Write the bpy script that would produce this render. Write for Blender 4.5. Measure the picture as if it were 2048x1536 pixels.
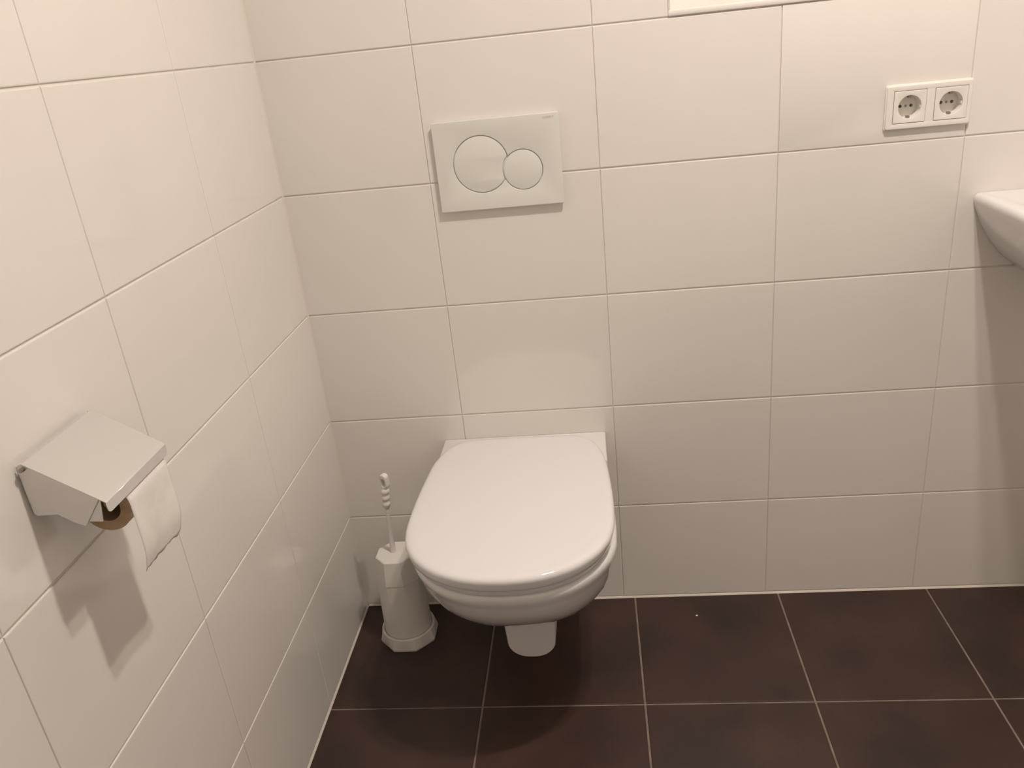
import bpy, bmesh, math, random
from mathutils import Matrix, Vector
random.seed(4)
for o in list(bpy.data.objects): bpy.data.objects.remove(o)
scene = bpy.context.scene
C = scene.collection

# ------------------------------------------------------------------ camera
F_PX = 1619.7; PITCH, ROLL, YAW = 0.4043, 0.1086, 0.1211
CAM = (0.6156, -1.6010, 1.2691)
def cam_rot():
    c, s = math.cos, math.sin
    yaw = Matrix(((c(YAW), -s(YAW), 0), (s(YAW), c(YAW), 0), (0, 0, 1)))
    pit = Matrix(((1, 0, 0), (0, c(PITCH), s(PITCH)), (0, -s(PITCH), c(PITCH))))
    rol = Matrix(((c(ROLL), 0, s(ROLL)), (0, 1, 0), (-s(ROLL), 0, c(ROLL))))
    return yaw @ pit @ rol
R = cam_rot()
cd = bpy.data.cameras.new('camera'); cam = bpy.data.objects.new('camera', cd); C.objects.link(cam)
cd.sensor_fit = 'HORIZONTAL'; cd.sensor_width = 36.0; cd.lens = 36.0 * F_PX / 2048; cd.clip_start = 0.02
m = Matrix.Identity(4)
for i in range(3):
    m[i][0] = R[i][0]; m[i][1] = R[i][2]; m[i][2] = -R[i][1]; m[i][3] = CAM[i]
cam.matrix_world = m
scene.camera = cam

# ------------------------------------------------------------------ world, exposure
w = bpy.data.worlds.new('world'); scene.world = w; w.use_nodes = True
w.node_tree.nodes['Background'].inputs[0].default_value = (1.0, 0.86, 0.72, 1)
w.node_tree.nodes['Background'].inputs[1].default_value = 0.0
vs = scene.view_settings
vs.view_transform = 'Standard'; vs.look = 'None'; vs.gamma = 1.0; vs.use_curve_mapping = False
vs.exposure = 0.0
LAMP_COL = (1.0, 0.882, 0.79, 1); LAMP_STRENGTH = 1260.0
LAMP_POS = ((0.99, -0.79), (1.12, -0.74)); LAMP_R = 0.032

# ------------------------------------------------------------------ materials
MATS = {}
def mat(name, col, rough=0.5, metal=0.0, coat=0.0, spec=0.5, emit=None):
    if name in MATS: return MATS[name]
    mm = bpy.data.materials.new(name); mm.use_nodes = True
    b = mm.node_tree.nodes['Principled BSDF']
    b.inputs['Base Color'].default_value = (*col, 1)
    b.inputs['Roughness'].default_value = rough
    b.inputs['Metallic'].default_value = metal
    b.inputs['Coat Weight'].default_value = coat
    b.inputs['Coat Roughness'].default_value = 0.05
    b.inputs['Specular IOR Level'].default_value = spec
    if emit:
        b.inputs['Emission Color'].default_value = emit[0]; b.inputs['Emission Strength'].default_value = emit[1]
    MATS[name] = mm
    return mm
def noise_mix(mm, c1, c2, scale, detail=4, lo=0.35, hi=0.65, bump=0.0, bscale=None, rough_noise=None):
    nt = mm.node_tree; b = nt.nodes['Principled BSDF']
    g = nt.nodes.new('ShaderNodeNewGeometry')
    n = nt.nodes.new('ShaderNodeTexNoise'); n.inputs['Scale'].default_value = scale; n.inputs['Detail'].default_value = detail
    nt.links.new(g.outputs['Position'], n.inputs['Vector'])
    r = nt.nodes.new('ShaderNodeValToRGB')
    r.color_ramp.elements[0].position = lo; r.color_ramp.elements[0].color = (*c1, 1)
    r.color_ramp.elements[1].position = hi; r.color_ramp.elements[1].color = (*c2, 1)
    nt.links.new(n.outputs['Fac'], r.inputs['Fac']); nt.links.new(r.outputs['Color'], b.inputs['Base Color'])
    if bump:
        n2 = nt.nodes.new('ShaderNodeTexNoise'); n2.inputs['Scale'].default_value = bscale or scale
        n2.inputs['Detail'].default_value = 3
        nt.links.new(g.outputs['Position'], n2.inputs['Vector'])
        bp = nt.nodes.new('ShaderNodeBump'); bp.inputs['Strength'].default_value = bump; bp.inputs['Distance'].default_value = 0.001
        nt.links.new(n2.outputs['Fac'], bp.inputs['Height']); nt.links.new(bp.outputs['Normal'], b.inputs['Normal'])
    return mm
M_TILE = noise_mix(mat('white_glazed_tile', (.8, .78, .75), 0.09, spec=0.6), (.785, .754, .712), (.81, .779, .737), 3.0, bump=0.012, bscale=6)
M_GROUT = noise_mix(mat('wall_grout', (.5, .43, .35), 0.9), (.70, .655, .60), (.75, .705, .65), 14)
M_SEAL = mat('sealant', (.74, .68, .60), 0.45)
M_FTILE = noise_mix(mat('brown_floor_tile', (.04, .025, .02), 0.42), (.028, .0165, .0130), (.062, .0305, .0230), 5.5, 6, 0.32, 0.68, bump=0.12, bscale=220)
M_FGROUT = noise_mix(mat('floor_grout', (.25, .2, .16), 0.9), (.20, .155, .125), (.28, .215, .175), 30)
M_PLASTER = noise_mix(mat('painted_plaster', (.8, .78, .74), 0.8), (.78, .75, .70), (.81, .78, .74), 5, bump=0.05, bscale=120)
M_CERAMIC = mat('sanitary_ceramic', (.76, .75, .74), 0.10, coat=0.5)
M_SEAT = mat('glossy_seat_plastic', (.775, .77, .775), 0.09, coat=0.3)
M_PLATE = mat('matte_white_plastic', (.74, .74, .70), 0.35)
M_SOCKET = mat('socket_plastic', (.83, .80, .75), 0.28)
M_STEEL = mat('brushed_steel', (.70, .69, .675), 0.26, metal=0.6)
M_SCREW = mat('dull_metal', (.35, .32, .28), 0.45, metal=1.0)
M_BRUSHPL = mat('brush_plastic', (.80, .77, .73), 0.35)
M_CHROME = mat('chrome', (.75, .74, .72), 0.08, metal=1.0)
M_PAPER = noise_mix(mat('toilet_paper', (.82, .79, .75), 0.95, spec=0.1), (.78, .75, .71), (.83, .80, .76), 40, bump=0.25, bscale=350)
M_ROLLEND = noise_mix(mat('paper_roll_end', (.45, .33, .22), 0.95, spec=0.1), (.38, .265, .165), (.46, .325, .205), 60)
M_CARD = mat('cardboard_core', (.38, .27, .17), 0.95, spec=0.1)
M_TEXT = mat('grey_print', (.42, .39, .35), 0.5)
M_CRUMB = mat('white_crumb', (.8, .78, .74), 0.8)

# ------------------------------------------------------------------ helpers
def tag(o, label=None, cat=None, group=None, kind=None):
    if label: o['label'] = label
    if cat: o['category'] = cat
    if group: o['group'] = group
    if kind: o['kind'] = kind
    return o
def empty(name, loc, label=None, cat=None, kind=None):
    o = bpy.data.objects.new(name, None); C.objects.link(o); o.location = loc; o.empty_display_size = 0.05
    return tag(o, label, cat, kind=kind)
def smooth_angle(me, deg=35):
    bm = bmesh.new(); bm.from_mesh(me)
    a = math.radians(deg)
    for f in bm.faces: f.smooth = True
    for e in bm.edges:
        e.smooth = not (len(e.link_faces) == 2 and e.calc_face_angle(0) > a) 
    bm.to_mesh(me); bm.free()
def add(name, me, material, parent=None, smooth=None):
    """mesh in world coordinates -> object; origin moved to the parent's base"""
    if isinstance(me, bmesh.types.BMesh):
        bm = me; bmesh.ops.recalc_face_normals(bm, faces=bm.faces)
        me = bpy.data.meshes.new(name); bm.to_mesh(me); bm.free()
    me.name = name
    if smooth: smooth_angle(me, smooth)
    me.materials.clear(); me.materials.append(material)
    o = bpy.data.objects.new(name, me); C.objects.link(o)
    if parent:
        p = parent; off = Vector((0, 0, 0))
        while p: off += p.location; p = p.parent
        me.transform(Matrix.Translation(-off)); o.parent = parent
    return o
def box_bm(x0, x1, y0, y1, z0, z1, bm=None, bevel=0.0, seg=2):
    b2 = bmesh.new()
    bmesh.ops.create_cube(b2, size=1.0)
    for v in b2.verts:
        v.co = Vector(((x0 + x1) / 2 + v.co.x * (x1 - x0), (y0 + y1) / 2 + v.co.y * (y1 - y0), (z0 + z1) / 2 + v.co.z * (z1 - z0)))
    if bevel: bmesh.ops.bevel(b2, geom=list(b2.edges), offset=bevel, segments=seg, affect='EDGES', profile=0.5)
    if bm is None: return b2
    t = bpy.data.meshes.new('tmp'); b2.to_mesh(t); b2.free(); bm.from_mesh(t); bpy.data.meshes.remove(t)
    return bm
def loft(rings, cap0=True, cap1=True, closed=True):
    bm = bmesh.new(); vr = [[bm.verts.new(p) for p in r] for r in rings]
    n = len(rings[0])
    for a, b in zip(vr, vr[1:]):
        for i in range(n if closed else n - 1):
            j = (i + 1) % n
            bm.faces.new((a[i], a[j], b[j], b[i]))
    if cap0: bm.faces.new(list(reversed(vr[0])))
    if cap1: bm.faces.new(vr[-1])
    return bm
def circ(cx, cy, r, n=64, a0=0.0):
    return [(cx + r * math.cos(a0 + 2 * math.pi * i / n), cy + r * math.sin(a0 + 2 * math.pi * i / n)) for i in range(n)]
def rect(x0, x1, y0, y1, r=0.0, n=6):
    if r <= 0: return [(x0, y0), (x1, y0), (x1, y1), (x0, y1)]
    out = []
    for cx, cy, a in ((x1 - r, y0 + r, -90), (x1 - r, y1 - r, 0), (x0 + r, y1 - r, 90), (x0 + r, y0 + r, 180)):
        for k in range(n + 1):
            t = math.radians(a + 90 * k / n); out.append((cx + r * math.cos(t), cy + r * math.sin(t)))
    return out
def fill2d(loops, t, bevel=0.0, res=2):
    """flat shape with holes, thickness t, from local z=0 (back) to z=t (front)"""
    cu = bpy.data.curves.new('tmp', 'CURVE'); cu.dimensions = '2D'; cu.fill_mode = 'BOTH'
    cu.extrude = t / 2 - bevel; cu.bevel_depth = bevel; cu.bevel_resolution = res; cu.offset = -bevel
    for lp in loops:
        s = cu.splines.new('POLY'); s.points.add(len(lp) - 1); s.use_cyclic_u = True
        for p, (x, y) in zip(s.points, lp): p.co = (x, y, 0, 1)
    o = bpy.data.objects.new('tmp', cu); C.objects.link(o)
    dg = bpy.context.evaluated_depsgraph_get(); dg.update()
    me = bpy.data.meshes.new_from_object(o.evaluated_get(dg))
    bpy.data.objects.remove(o); bpy.data.curves.remove(cu)
    bm = bmesh.new(); bm.from_mesh(me); bmesh.ops.remove_doubles(bm, verts=bm.verts, dist=1e-6); bm.to_mesh(me); bm.free()
    me.transform(Matrix.Translation((0, 0, t / 2)))
    return me
BACK = Matrix.Rotation(math.radians(90), 4, 'X')          # local x,y,z -> world x, z, -y
def on_back(me, y0): me.transform(BACK); me.transform(Matrix.Translation((0, y0, 0))); return me
def lathe(prof, cx, cy, n=48, cap0=True, cap1=True):
    return loft([[(cx + r * math.cos(2 * math.pi * i / n), cy + r * math.sin(2 * math.pi * i / n), z) for i in range(n)] for r, z in prof], cap0, cap1)
def spline(pts, n):
    """Catmull-Rom through 2D points"""
    out = []; P = [pts[0]] + list(pts) + [pts[-1]]
    for i in range(1, len(P) - 2):
        for k in range(n):
            t = k / n
            q = []
            for d in range(2):
                p0, p1, p2, p3 = P[i-1][d], P[i][d], P[i+1][d], P[i+2][d]
                q.append(0.5 * ((2*p1) + (-p0+p2)*t + (2*p0-5*p1+4*p2-p3)*t*t + (-p0+3*p1-3*p2+p3)*t**3))
            out.append(tuple(q))
    out.append(tuple(pts[-1])); return out

# ------------------------------------------------------------------ room dimensions
RX, RY, RZ = 2.0, -2.15, 2.45
W, X0, H0, H = 0.333, 0.3023, 0.2590, 0.2530
YA = 0.6641; FX0, FW, FD = 0.3274, 0.3349, 0.3389
TT = 0.0018                                   # tile stands proud of the grout
NX0, NX1, NZ0, NZ1, ND = 0.7715, X0 + 4 * W, 1.2825, H0 + 6 * H, 0.13    # niche

tile_cache = {}
def tile_mesh(a, b, name, bev, jt, mt):
    k = (round(a, 4), round(b, 4), name)
    if k in tile_cache: return tile_cache[k]
    me = bpy.data.meshes.new(name); bm = bmesh.new()
    g, h = jt[0] / 2, jt[1] / 2            # vertical / horizontal joints
    rings = [[(g + i, -d, h + i), (a - g - i, -d, h + i), (a - g - i, -d, b - h - i), (g + i, -d, b - h - i)]
             for i, d in ((0, 0), (0, TT - bev * .8), (bev * .35, TT - bev * .25), (bev * 1.3, TT))]
    vr = [[bm.verts.new(p) for p in r] for r in rings]
    for p, q in zip(vr, vr[1:]):
        for i in range(4): bm.faces.new((p[i], p[(i+1) % 4], q[(i+1) % 4], q[i]))
    bm.faces.new(vr[-1])
    bmesh.ops.recalc_face_normals(bm, faces=bm.faces)
    bm.to_mesh(me); bm.free(); me.materials.append(mt)
    tile_cache[k] = me
    return me
def tiles(parent, us, vs_, place, rot, name, bev, jt, mt, cut=None):
    for u0, u1 in zip(us, us[1:]):
        for v0, v1 in zip(vs_, vs_[1:]):
            a0, a1, b0, b1 = u0, u1, v0, v1
            if cut:
                r = cut(a0, a1, b0, b1)
                if r is None: continue
                a0, a1, b0, b1 = r
            o = bpy.data.objects.new(name, tile_mesh(a1 - a0, b1 - b0, name, bev, jt, mt)); C.objects.link(o)
            o.location = place(a0, b0); o.rotation_euler = rot; o.parent = parent
def rows():
    z = [0.004, H0] + [H0 + H * k for k in range(1, 9)] + [RZ]
    return z
def cols(start, step, end):
    o = [0.0]; x = start
    while x < end - 0.02: o.append(x); x += step
    o.append(end); return o

# back wall: grout bed with a niche, tiles as parts
wb = box_bm(-0.1, NX0, TT, 0.2, -0.1, RZ)
box_bm(NX1, RX + 0.1, TT, 0.2, -0.1, RZ, wb)
BX0, BX1, BZ0, BZ1 = 1.168, 1.296, 1.052, 1.107        # recess for the socket boxes
box_bm(NX0, BX0, TT, 0.2, -0.1, NZ0 - 0.010, wb)
box_bm(BX1, NX1, TT, 0.2, -0.1, NZ0 - 0.010, wb)
box_bm(BX0, BX1, TT, 0.2, -0.1, BZ0, wb)
box_bm(BX0, BX1, TT, 0.2, BZ1, NZ0 - 0.010, wb)
box_bm(BX0, BX1, 0.045, 0.2, BZ0, BZ1, wb)
box_bm(NX0, NX1, TT, 0.2, NZ1, RZ, wb)
box_bm(NX0, NX1, ND, 0.2, NZ0 - 0.010, NZ1, wb)
wall_back = tag(add('wall_back', wb, M_GROUT), kind='structure')
def back_cut(a0, a1, b0, b1):
    if a0 < BX0 and a1 > BX1 and b0 < BZ0 and b1 > BZ1: return None
    if b0 > H0 + 3.5 * H and b1 < NZ1 + 0.01 and a1 > NX0 + 0.005 and a0 < NX1 - 0.005:
        if a0 < NX0 - 0.01: return (a0, NX0, b0, b1)
        return None
    return (a0, a1, b0, b1)
tiles(wall_back, cols(X0, W, RX), rows(), lambda u, v: (u, TT, v), (0, 0, 0), 'tile', 0.0013, (0.0011, 0.0027), M_TILE, back_cut)
hj = 0.0012
add('tile', on_back(fill2d([rect(X0 + 2 * W + hj, X0 + 3 * W - hj, H0 + 3 * H + hj, H0 + 4 * H - hj), rect(BX0, BX1, BZ0, BZ1)], TT, 0.0006), TT), M_TILE, wall_back, 35)
add('niche_back_panel', box_bm(NX0, NX1, ND - 0.004, ND, NZ0, NZ1), M_TILE, wall_back)
add('niche_shelf', box_bm(NX0, NX1, 0.006, ND - 0.004, NZ0 - 0.010, NZ0 - 0.0005), M_TILE, wall_back)
bmt = box_bm(NX0 - 0.001, NX1, -0.0025, 0.006, NZ0 - 0.0105, NZ0, bevel=0.0022)
tag(add('trim_1', bmt, mat('white_edge_trim', (.82, .79, .74), 0.3), smooth=40), kind='structure')
bmt = box_bm(NX0 - 0.001, NX0 + 0.003, -0.0018, 0.006, NZ0 + 0.0005, NZ1, bevel=0.0012)
tag(add('trim_2', bmt, MATS['white_edge_trim'], smooth=40), kind='structure')

# left wall
wl = tag(add('wall_left', box_bm(-0.2, -TT, RY - 0.1, TT, -0.1, RZ), M_GROUT), kind='structure')
ys = sorted([-v for v in cols(YA - W, W, -RY)])
tiles(wl, ys, rows(), lambda u, v: (-TT, u, v), (0, 0, math.radians(90)), 'tile', 0.0013, (0.0011, 0.0027), M_TILE)
# floor
fl = tag(add('floor', box_bm(-0.1, RX + 0.1, RY - 0.1, 0.1, -0.2, -TT), M_FGROUT), kind='structure')
tiles(fl, cols(FX0, FW, RX), sorted([-v for v in cols(FD, FW, -RY)]), lambda u, v: (u, v, -TT), (math.radians(-90), 0, 0), 'tile', 0.0012, (0.0042, 0.0042), M_FTILE)
# the rest of the room shell
tag(add('wall_right', box_bm(RX, RX + 0.1, RY - 0.1, TT, 0, RZ), M_TILE), kind='structure')
tag(add('wall_front', box_bm(-0.1, RX + 0.1, RY - 0.1, RY, 0, RZ), M_TILE), kind='structure')
tag(add('ceiling', box_bm(-0.1, RX + 0.1, RY - 0.1, 0.1, RZ, RZ + 0.1), M_PLASTER), kind='structure')
# sealant joints at the foot of the walls and in the corner
def sealant(name, pts, prof):
    tag(add(name, loft([[Vector(p) + Vector(q) for q in prof] for p in pts]), M_SEAL), kind='structure')
sealant('trim_3', [(0.002, 0, 0), (RX, 0, 0)], [(0, 0.002, -0.001), (0, -0.0025, -0.001), (0, -0.0025, 0.0003), (0, -0.0004, 0.0032), (0, 0.002, 0.0045)])
sealant('trim_4', [(0, -0.002, 0), (0, RY, 0)], [(-0.002, 0, -0.001), (0.0022, 0, -0.001), (0.0022, 0, 0.0003), (0.0003, 0, 0.0026), (-0.002, 0, 0.004)])
sealant('trim_5', [(0, 0, 0.005), (0, 0, RZ)], [(-0.002, 0.002, 0), (-0.002, -0.0025, 0), (0.0003, -0.002, 0), (0.002, -0.0003, 0), (0.0025, 0.002, 0)])

# ------------------------------------------------------------------ ceiling lamp (above the frame)
M_BULB = mat('lit_bulb', (1, .9, .8), 0.3, emit=(LAMP_COL, LAMP_STRENGTH))
for (bx, by) in LAMP_POS:
    lamp = empty('ceiling_downlight_offscreen', (bx, by, RZ), 'round white downlight in the ceiling, lit', 'lamp'); lamp['group'] = 'ceiling downlights'
    add('bezel', lathe([(0.045, RZ - 0.0005), (0.045, RZ - 0.004), (0.040, RZ - 0.005), (LAMP_R + 0.001, RZ - 0.003)], bx, by, cap1=False), M_SOCKET, lamp, 40)
    add('bulb_offscreen', lathe([(LAMP_R, RZ - 0.0010), (LAMP_R, RZ - 0.0025)], bx, by, 32), M_BULB, lamp)

# ------------------------------------------------------------------ toilet
TX = 0.4335
toilet = empty('wall_hung_toilet', (TX, 0, 0.078), 'white wall-hung toilet with its lid closed, below the flush plate', 'toilet')
rim_half = spline([(0.180, -0.001), (0.180, -0.05), (0.184, -0.12), (0.189, -0.20), (0.1915, -0.28), (0.1915, -0.33), (0.1875, -0.37),
                   (0.171, -0.415), (0.140, -0.456), (0.103, -0.485), (0.055, -0.503), (0.0, -0.508)], 5)
def mirror(half, cx):
    return [(cx + x, y) for x, y in half] + [(cx - x, y) for x, y in reversed(half[:-1])]
def ring(hw, yf, z, cx=TX, base=rim_half):
    sx, sy = hw / 0.1915, yf / -0.508
    return [(x, y, z) for x, y in mirror([(hx * sx, min(hy * sy, -0.001)) for hx, hy in base], cx)]
prof = [(0.090, -0.200, 0.182), (0.112, -0.290, 0.193), (0.134, -0.352, 0.222), (0.152, -0.400, 0.258), (0.166, -0.438, 0.290),
        (0.1765, -0.469, 0.322), (0.1835, -0.489, 0.352), (0.1868, -0.497, 0.372), (0.1886, -0.5010, 0.382), (0.1908, -0.506, 0.390), (0.1917, -0.5085, 0.399), (0.1908, -0.508, 0.4065), (0.1885, -0.505, 0.4098), (0.182, -0.497, 0.411)]
bowl = add('bowl', loft([ring(*p) for p in prof]), M_CERAMIC, toilet, 60)
# raised deck between lid and wall
dk = [(0.180, -0.001), (0.180, -0.05), (0.1803, -0.10), (0.1803, -0.125), (0.17, -0.15), (0.0, -0.15)]
dcx = 0.4355
def dring(z, ins): return [(x, y, z) for x, y in mirror([(max(hx - ins, 0), hy + (ins if hy < -0.1 else 0)) for hx, hy in dk], dcx)]
add('deck', loft([dring(0.40, 0.0), dring(0.4475, 0.0), dring(0.4505, 0.001), dring(0.4520, 0.003)]), M_CERAMIC, toilet, 40)
# outlet housing under the bowl, running back to the wall
def u_sec(y, hw, zt, zb, cx):
    pts = [(-hw, zt), (hw, zt)]; r = hw * 0.80; hb = hw * 0.88
    for k in range(9):
        t = math.radians(-90 * k / 8); pts.append((hb - r + r * math.cos(t), zb + r * 0.8 + r * 0.8 * math.sin(t)))
    for k in range(9):
        t = math.radians(-90 - 90 * k / 8); pts.append((-hb + r + r * math.cos(t), zb + r * 0.8 + r * 0.8 * math.sin(t)))
    return [(cx + x, y, z) for x, z in pts]
add('outlet_housing', loft([u_sec(-0.283, 0.054, 0.23, 0.080, 0.437), u_sec(-0.280, 0.0565, 0.23, 0.078, 0.437), u_sec(-0.15, 0.062, 0.23, 0.085, 0.436), u_sec(-0.001, 0.07, 0.24, 0.10, 0.435)]), M_CERAMIC, toilet, 45)
# seat and lid
LXC = 0.4295
lid_half = spline([(0.0, -0.006), (0.10, -0.008), (0.135, -0.017), (0.155, -0.036), (0.168, -0.060), (0.1765, -0.088), (0.1835, -0.12), (0.190, -0.20), (0.1935, -0.28), (0.1930, -0.345), (0.189, -0.380),
                   (0.1795, -0.415), (0.158, -0.452), (0.123, -0.486), (0.080, -0.508), (0.040, -0.518), (0.0, -0.521)], 5)
def offs(half, d):
    out = []
    for i, (x, y) in enumerate(half):
        a = half[max(i - 1, 0)]; b = half[min(i + 1, len(half) - 1)]
        tx, ty = b[0] - a[0], b[1] - a[1]
        if i in (0, len(half) - 1): tx, ty = (1, 0) if i == 0 else (-1, 0)
        L = math.hypot(tx, ty) or 1
        out.append((max(x + d * ty / L, 0.0), y - d * tx / L))     # inward for d>0
    return out
def lring(d, z): 
    h = offs(lid_half, d)
    return [(LXC + x, y, z) for x, y in h] + [(LXC - x, y, z) for x, y in reversed(h[1:-1])]
add('seat_ring', loft([lring(0.016, 0.4115), lring(0.0130, 0.4130), lring(0.0110, 0.4210), lring(0.0130, 0.4230)]), M_SEAT, toilet, 50)
lid_p = [(0.012, 0.4290), (0.0045, 0.4292), (0.0030, 0.4308), (0.0018, 0.4370), (0.0005, 0.4430), (0.0, 0.4462), (0.0006, 0.4495), (0.0024, 0.4525), (0.0055, 0.4545), (0.0100, 0.4556), (0.016, 0.4561), (0.026, 0.4564)]
add('lid', loft([lring(d, z) for d, z in lid_p]), M_SEAT, toilet, 60)

# ------------------------------------------------------------------ flush plate
PY = -0.0105
fp = empty('flush_plate', (0.442, 0, 1.046), 'white dual-flush plate with two round buttons on tiled wall', 'flush plate')
bc, br, sc, sr = (0.4085, 1.0475), 0.0545, (0.4885, 1.0310), 0.0388
def union_loop(g):
    R1, R2 = br + g, sr + g
    L = [p for p in circ(*bc, R1, 96, math.pi / 4) if math.hypot(p[0] - sc[0], p[1] - sc[1]) > R2]
    S = [p for p in circ(*sc, R2, 96, -math.pi) if math.hypot(p[0] - bc[0], p[1] - bc[1]) > R1]
    pts = L + S
    # order L by angle starting after the overlap; S likewise
    ax = math.atan2(sc[1] - bc[1], sc[0] - bc[0])
    L.sort(key=lambda p: (math.atan2(p[1] - bc[1], p[0] - bc[0]) - ax) % (2 * math.pi))
    S.sort(key=lambda p: (math.atan2(p[1] - sc[1], p[0] - sc[0]) - ax - math.pi) % (2 * math.pi))
    return L + S
def big_loop(g):
    R1, R2 = br - g, sr + g
    ax = math.atan2(sc[1] - bc[1], sc[0] - bc[0])
    L = [p for p in circ(*bc, R1, 120) if math.hypot(p[0] - sc[0], p[1] - sc[1]) > R2]
    L.sort(key=lambda p: (math.atan2(p[1] - bc[1], p[0] - bc[0]) - ax) % (2 * math.pi))
    S = [p for p in circ(*sc, R2, 120) if math.hypot(p[0] - bc[0], p[1] - bc[1]) < R1]
    S.sort(key=lambda p: -((math.atan2(p[1] - sc[1], p[0] - sc[0]) - ax) % (2 * math.pi)))
    return L + S
px0, px1, pz0, pz1 = 0.3205, 0.5635, 0.9610, 1.1310
add('back_box', loft([[(x, y, z) for x, z in rect(px0 + i, px1 - i, pz0 + i, pz1 - i, 0.003, 3)] for y, i in ((-0.0002, 0.006), (PY + 0.006, 0.001), (PY + 0.0035, 0.0005))]), M_PLATE, fp)
add('plate', on_back(fill2d([rect(px0, px1, pz0, pz1, 0.0025, 4), union_loop(0.0)], 0.0035, 0.0007), PY + 0.0035), M_PLATE, fp, 40)
add('large_button', on_back(fill2d([big_loop(0.0018)], 0.0030, 0.0008), PY + 0.0035), M_PLATE, fp, 40)
add('small_button', on_back(fill2d([circ(*sc, sr - 0.0017, 96)], 0.0030, 0.0008), PY + 0.0035), M_PLATE, fp, 40)
def text_mesh(body, size, depth):
    cu = bpy.data.curves.new('tmp', 'FONT'); cu.body = body; cu.size = size; cu.extrude = depth; cu.align_x = 'CENTER'; cu.align_y = 'CENTER'; cu.space_character = 1.05
    o = bpy.data.objects.new('tmp', cu); C.objects.link(o)
    dg = bpy.context.evaluated_depsgraph_get(); dg.update()
    me = bpy.data.meshes.new_from_object(o.evaluated_get(dg)); bpy.data.objects.remove(o); bpy.data.curves.remove(cu)
    return me
tm = text_mesh('GEBERIT', 0.0055, 0.0001); tm.transform(Matrix.Translation((0.5440, 1.1225, 0.0)))
add('lettering', on_back(tm, PY), M_TEXT, fp)['label'] = 'tiny grey lettering in the upper corner'

# ------------------------------------------------------------------ double socket
SX0, SX1, SZ0, SZ1 = 1.1545, 1.3045, 1.0395, 1.1190
ds = empty('double_wall_socket', (0.5 * (SX0 + SX1), 0, 0.5 * (SZ0 + SZ1)), 'white double wall socket in a rectangular frame above the basin', 'socket')
cen = [(1.1965, 1.0795), (1.2675, 1.0795)]
IN = 0.0282
add('frame', on_back(fill2d([rect(SX0 + .002, SX1 - .002, SZ0 + .002, SZ1 - .002, 0.004)] + [rect(cx - IN, cx + IN, cz - IN, cz + IN, 0.001) for cx, cz in cen], 0.0045, 0.0012), -0.0030), M_SOCKET, ds, 40)
add('frame_foot', on_back(fill2d([rect(SX0, SX1, SZ0, SZ1, 0.004)] + [rect(cx - .0262, cx + .0262, cz - .0262, cz + .0262) for cx, cz in cen], 0.0038, 0.0012), -0.0002), M_SOCKET, ds, 40)
WR, DEP = 0.0200, 0.0172
for cx, cz in cen:
    ins = add('socket_insert', on_back(fill2d([rect(cx - IN + .0006, cx + IN - .0006, cz - IN + .0006, cz + IN - .0006, 0.001), circ(cx, cz, WR, 64)], 0.0040, 0.0006), -0.0040), M_SOCKET, ds, 40)
    yf = -0.0040
    # the well stands inside the frame; its floor reaches back into the wall box
    well = bmesh.new()
    vr = [[well.verts.new((x, y, z)) for x, z in circ(cx, cz, r, 64)] for r, y in ((WR, yf - 0.001), (WR - .0004, yf + DEP))]
    for i in range(64): well.faces.new((vr[0][i], vr[0][(i+1) % 64], vr[1][(i+1) % 64], vr[1][i]))
    add('well', well, M_SOCKET, ins, 40)
    add('well_floor', on_back(fill2d([circ(cx, cz, WR - .0003, 64)] + [circ(cx + dx, cz, 0.0029, 20) for dx in (-0.0095, 0.0095)], 0.0012), yf + DEP + 0.0012), M_SOCKET, ins, 40)
    for dx in (-0.0095, 0.0095):
        bore = bmesh.new()
        br_ = [[bore.verts.new((cx + dx + x, y, cz + z)) for x, z in circ(0, 0, 0.0029, 20)] for y in (yf + DEP + 0.0006, yf + DEP + 0.026)]
        for i in range(20): bore.faces.new((br_[0][i], br_[0][(i+1) % 20], br_[1][(i+1) % 20], br_[1][i]))
        bore.faces.new(br_[1])
        add('pin_hole', bore, M_SOCKET, ins, 40)
    add('screw', loft([[(cx + x, y, cz + z) for x, z in circ(0, 0, 0.0022, 16)] for y in (yf + DEP - 0.0001, yf + DEP - 0.0008)]), M_SCREW, ins)
    for s in (-1, 1):
        # earth clips at top and bottom, key ridges at the sides
        zc = cz + s * (WR - 0.0046)
        add('earth_clip', box_bm(cx - 0.0026, cx + 0.0026, yf - 0.0005, yf + 0.0085, min(zc, zc + s * 0.0042), max(zc, zc + s * 0.0042), bevel=0.0006), M_SCREW, ins)
        xc = cx + s * (WR - 0.0016)
        add('guide_ridge', box_bm(min(xc, xc + s * .002), max(xc, xc + s * .002), yf - 0.0005, yf + 0.009, cz - 0.0026, cz + 0.0026, bevel=0.0005), M_SOCKET, ins)

# ------------------------------------------------------------------ paper holder, roll
YN, YFAR = -0.905, -0.775
ph = empty('toilet_paper_holder', (0, -0.84, 0.85), 'brushed steel toilet paper holder with hinged cover on the side wall', 'paper holder')
add('back_plate', box_bm(0.0003, 0.0022, YN + 0.003, YFAR - 0.003, 0.848, 0.908, bevel=0.0005), M_STEEL, ph)
def side(y0, y1):
    pl = [(0.0035, 0.9075), (0.0065, 0.9115), (0.0110, 0.9105), (0.0815, 0.8655), (0.0570, 0.8340), (0.045, 0.8395), (0.030, 0.8500), (0.0065, 0.8495), (0.0035, 0.853)]
    return loft([[(x, y, z) for x, z in pl] for y in (y0, y1)])
add('side_plate', side(YN - 0.0005, YN + 0.0009), M_STEEL, ph)
add('side_plate', side(YFAR - 0.0009, YFAR + 0.0005), M_STEEL, ph)
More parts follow.
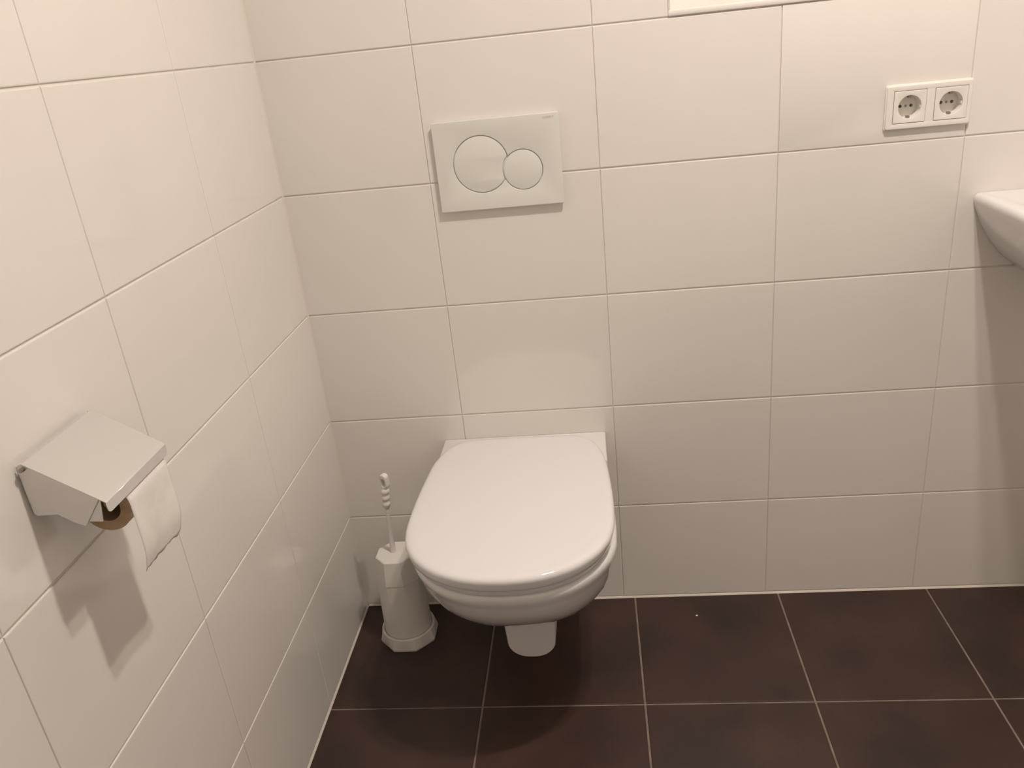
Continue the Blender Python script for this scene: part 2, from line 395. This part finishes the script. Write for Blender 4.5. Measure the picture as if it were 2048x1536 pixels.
# cover: sloping sheet with a rounded front lip
cl = [(0.0090, 0.9122), (0.0110, 0.9125), (0.0880, 0.8631), (0.0894, 0.8616)]
def sheet_xz(pts, y0, y1, t):
    inner = []
    for i, (x, z) in enumerate(pts):
        a = pts[max(i-1, 0)]; b = pts[min(i+1, len(pts)-1)]
        tx, tz = b[0]-a[0], b[1]-a[1]; L = math.hypot(tx, tz)
        inner.append((x + t * tz / L, z - t * tx / L))
    loop = list(pts) + list(reversed(inner))
    return loft([[(x, y, z) for x, z in loop] for y in (y0, y1)])
add('cover', sheet_xz(cl, YN - 0.0012, YFAR + 0.0012, 0.0010), M_STEEL, ph)
lip = fill2d([[(-0.0662, 0.0130), (-0.0662, 0.006)] + [(-0.0602 + 0.006 * math.cos(math.radians(a)), 0.006 + 0.006 * math.sin(math.radians(a))) for a in (200, 220, 240, 255, 270)] + [(0.0602 + 0.006 * math.cos(math.radians(a)), 0.006 + 0.006 * math.sin(math.radians(a))) for a in (270, 285, 300, 320, 340)] + [(0.0662, 0.006), (0.0662, 0.0130)]], 0.0010)
lz = Vector((1, 0, -0.05)).normalized(); lyv = Vector((0.05, 0, 1)).normalized()
lip.transform(Matrix(((0, lyv.x, lz.x, 0.0879), (1, 0, 0, 0.5 * (YN + YFAR)), (0, lyv.z, lz.z, 0.8486), (0, 0, 0, 1))))
add('cover_lip', lip, M_STEEL, ph)
for y0, y1 in ((YN - 0.0045, YN + 0.006), (YFAR - 0.006, YFAR + 0.0025)):
    add('hinge_pin', loft([[(0.0100 + 0.0024 * math.cos(k * math.pi / 8), y, 0.9062 + 0.0024 * math.sin(k * math.pi / 8)) for k in range(16)] for y in (y0, y1)]), M_SCREW, ph)
add('roll_arm', loft([[(x, y, z) for x, z in ((0.0600, 0.8385), (0.0765, 0.8375), (0.0815, 0.8635), (0.079, 0.8660))] for y in (YN + 0.0015, YN + 0.0025)]), M_STEEL, ph)
add('spindle', loft([[(0.058 + 0.006 * math.cos(k * math.pi / 10), y, 0.8345 + 0.006 * math.sin(k * math.pi / 10)) for k in range(20)] for y in (-0.862, YFAR - 0.001)]), M_CARD, ph, 40)
RCX, RCZ, RR, RH = 0.0580, 0.8345, 0.0302, 0.0178
tr = empty('toilet_roll', (RCX, -0.84, RCZ), 'half-used toilet roll with a hanging sheet under the steel cover', 'toilet roll')
y0, y1 = -0.869, YFAR - 0.006
rb = bmesh.new(); n = 48
rg = [[rb.verts.new((RCX + r * math.cos(2*math.pi*i/n), y, RCZ + r * math.sin(2*math.pi*i/n))) for i in range(n)] for r, y in ((RH + .0009, y0), (RR, y0), (RR, y1), (RH + .0009, y1))]
ends = []
for k in range(3):
    for i in range(n):
        rb.faces.new((rg[k][i], rg[k][(i+1) % n], rg[k+1][(i+1) % n], rg[k+1][i]))
ro = add('wound_paper', rb, M_PAPER, tr, 40); ro.data.materials.append(M_ROLLEND)
for f in ro.data.polygons: f.material_index = 1 if abs(f.normal.y) > 0.5 else 0
cb = bmesh.new()
rg = [[cb.verts.new((RCX + r * math.cos(2*math.pi*i/n), y, RCZ + r * math.sin(2*math.pi*i/n))) for i in range(n)] for r, y in ((RH, y0), (RH + .0009, y0), (RH + .0009, y1), (RH, y1))]
for k in range(4):
    for i in range(n): cb.faces.new((rg[k][i], rg[k][(i+1) % n], rg[(k+1) % 4][(i+1) % n], rg[(k+1) % 4][i]))
add('core_tube', cb, M_CARD, tr, 40)
# hanging sheet: leaves the roll at its front and hangs down, a little wavy with a torn edge
sp = spline([(RCX + RR * math.cos(math.radians(a)), RCZ + RR * math.sin(math.radians(a))) for a in (70, 45, 20, 0)] + [(0.0880, 0.81), (0.0880, 0.79), (0.0865, 0.768), (0.0820, 0.748)], 4)
sb = bmesh.new(); NV = 16; grid = []
for k, (x, z) in enumerate(sp):
    row = []; f = max(0, (k - 12) / (len(sp) - 13))
    for j in range(NV + 1):
        t = j / NV; y = y0 + (y1 - y0) * t
        wv = 0.0016 * f * math.sin(7 * t + 2.5 * f) + 0.0008 * f * math.sin(19 * t + 1 + 3 * f)
        dz = (0.0012 * math.sin(13 * t) + 0.001 * math.sin(37 * t)) * (1 if k == len(sp) - 1 else 0)
        row.append(sb.verts.new((x + 0.0004 + wv, y - 0.002 * f * (1 - t) , z + dz)))
    grid.append(row)
for a, b in zip(grid, grid[1:]):
    for j in range(NV): sb.faces.new((a[j], a[j+1], b[j+1], b[j]))
so = add('hanging_sheet', sb, M_PAPER, tr, 80)
md = so.modifiers.new('thick', 'SOLIDIFY'); md.thickness = 0.0004; md.offset = 0

# ------------------------------------------------------------------ toilet brush and holder
BX, BY = 0.1290, -0.1080
bh = empty('toilet_brush_holder', (BX, BY, 0), 'white faceted plastic brush holder standing on the floor beside the toilet', 'brush holder')
def poly_ring(r, z, sides=8, n=48, blend=1.0, a0=math.radians(10)):
    """blend 1 = regular polygon, 0 = circle of the polygon's mean radius"""
    out = []
    for i in range(n):
        t = 2 * math.pi * i / n
        loc = ((t - a0) % (2 * math.pi / sides)) - math.pi / sides
        rp = r * math.cos(math.pi / sides) / math.cos(loc)
        rc = r * 0.965
        q = rp * blend + rc * (1 - blend)
        out.append((BX + q * math.cos(t), BY + q * math.sin(t), z))
    return out
A0 = math.radians(23)
add('base_dish', loft([poly_ring(0.0675, 0.0006, blend=1, a0=A0), poly_ring(0.0690, 0.006, blend=1, a0=A0), poly_ring(0.0640, 0.030, blend=0, a0=A0), poly_ring(0.0620, 0.0325, blend=0, a0=A0), poly_ring(0.0585, 0.0315, blend=0, a0=A0), poly_ring(0.0580, 0.02, blend=0, a0=A0)]), M_BRUSHPL, bh, 22)
add('container', loft([poly_ring(0.0575, 0.008, blend=0, a0=A0), poly_ring(0.0565, 0.05, blend=0.0, a0=A0), poly_ring(0.0555, 0.09, blend=0.05, a0=A0), poly_ring(0.0535, 0.135, blend=0.3, a0=A0), poly_ring(0.0512, 0.174, blend=0.85, a0=A0)]), M_BRUSHPL, bh, 14)
add('collar', loft([poly_ring(0.0500, 0.168, blend=0.9, a0=A0), poly_ring(0.0530, 0.1725, blend=0.9, a0=A0), poly_ring(0.0500, 0.200, blend=1, a0=A0), poly_ring(0.0455, 0.2295, blend=1, a0=A0), poly_ring(0.0435, 0.2315, blend=1, a0=A0), poly_ring(0.020, 0.2325, blend=1, a0=A0)]), M_BRUSHPL, bh, 14)
tb = empty('toilet_brush', (BX, BY, 0.2326), 'white toilet brush with a beaded grip standing in its holder', 'toilet brush')
def stick(t):                      # axis of the handle, leaning a little
    z = 0.2326 + t * 0.199
    return Vector((0.1245 + 0.0115 * t * t, -0.1060, z))
def tube(prof, n=20, hole=None):
    return loft([[(stick(t).x + r * math.cos(2*math.pi*i/n), stick(t).y + r * math.sin(2*math.pi*i/n), stick(t).z) for i in range(n)] for t, r in prof])
add('rod', tube([(0.0, 0.0066), (0.12, 0.0060), (0.30, 0.0050), (0.60, 0.0046)]), M_BRUSHPL, tb, 40)
gp = [(0.575, 0.0048), (0.585, 0.0068)]
for k in range(3):
    b0 = 0.59 + 0.078 * k
    for j in range(1, 8):
        a = j / 8; gp.append((b0 + 0.078 * a, 0.0066 + 0.0030 * math.sin(math.pi * a)))
gp += [(0.826, 0.0058), (0.832, 0.0050)]
add('grip', tube(gp), M_BRUSHPL, tb, 60)
# hanging eye: a small slotted loop at the top of the grip
e0 = stick(0.915)
me = fill2d([rect(-0.0092, 0.0092, -0.0175, 0.0175, 0.0090, 8), rect(-0.0036, 0.0036, -0.0115, 0.0060, 0.0035, 6)], 0.0135, 0.0030, 3)
me.transform(Matrix.Translation((0, 0, -0.00675))); me.transform(BACK)
me.transform(Matrix.Rotation(math.radians(-25), 4, 'Z')); me.transform(Matrix.Translation(e0))
add('hanging_eye', me, M_BRUSHPL, tb, 60)

# ------------------------------------------------------------------ wash basin
SB0, SB1, SBZ = 1.3300, 1.7900, 0.912
SBX = 0.5 * (SB0 + SB1)
wbn = empty('wash_basin', (SBX, 0, 0.70), 'white ceramic wash basin on the back wall below the socket', 'wash basin')
def sring(hw, yf, z, r, yb=-0.0008):
    r = min(r, hw * .95, (yb - yf) * .95)
    pts = [(-hw, yb), ]
    for k in range(9):
        t = math.radians(180 + 90 * k / 8); pts.append((-hw + r + r * math.cos(t), yf + r + r * math.sin(t)))
    for k in range(9):
        t = math.radians(270 + 90 * k / 8); pts.append((hw - r + r * math.cos(t), yf + r + r * math.sin(t)))
    pts.append((hw, yb))
    return [(SBX + x, y, z) for x, y in pts]
HWS = 0.5 * (SB1 - SB0)
sp_ = [(HWS - .150, -.19, .742, .05), (HWS - .120, -.215, .748, .06), (HWS - .090, -.245, .766, .07), (HWS - .060, -.275, .792, .075), (HWS - .035, -.305, .823, .075), (HWS - .016, -.330, .857, .07), (HWS - .005, -.344, .882, .065), (HWS - .0005, -.3495, .896, .06), (HWS, -.350, .902, .06), (HWS - .0015, -.3485, .907, .06), (HWS - .005, -.345, .9105, .058), (HWS - .010, -.34, .912, .055)]
inn = [(HWS - .052, -.315, .9115, .05, -.085), (HWS - .058, -.308, .906, .05, -.092), (HWS - .068, -.295, .87, .05, -.105), (HWS - .085, -.26, .82, .05, -.13), (HWS - .13, -.22, .80, .04, -.15)]
add('basin', loft([sring(*a) for a in sp_] + [sring(*a) for a in inn]), M_CERAMIC, wbn, 60)
add('drain', lathe([(0.022, 0.8005), (0.022, 0.8025), (0.015, 0.8030), (0.012, 0.8015)], SBX, -0.185, 32), M_CHROME, wbn, 40)
tp = empty('basin_tap', (SBX, -0.045, 0.912), 'chrome tap standing on the wash basin', 'tap')
add('body', lathe([(0.024, 0.9125), (0.024, 0.917), (0.019, 0.921), (0.019, 0.985), (0.015, 0.992)], SBX, -0.045, 32), M_CHROME, tp, 40)
add('spout', loft([[(SBX + 0.011 * math.cos(a), y + 0.0 * a, z + 0.011 * math.sin(a)) for a in [2*math.pi*i/20 for i in range(20)]] for y, z in ((-0.05, 0.962), (-0.10, 0.968), (-0.14, 0.962), (-0.155, 0.950))]), M_CHROME, tp, 50)
add('lever', box_bm(SBX - 0.008, SBX + 0.008, -0.115, -0.030, 0.992, 1.001, bevel=0.003), M_CHROME, tp)

# ------------------------------------------------------------------ crumb on the floor
cr = bmesh.new(); bmesh.ops.create_icosphere(cr, subdivisions=2, radius=0.0022, matrix=Matrix.Translation((0.7990, -0.0745, 0.0016)) @ Matrix.Diagonal((1.3, 0.9, 0.7, 1)))
for v in cr.verts: v.co += Vector((random.uniform(-1, 1), random.uniform(-1, 1), random.uniform(-1, 1))) * 0.0002
tag(add('crumb', cr, M_CRUMB), 'tiny white crumb lying on the dark floor tile', 'crumb')
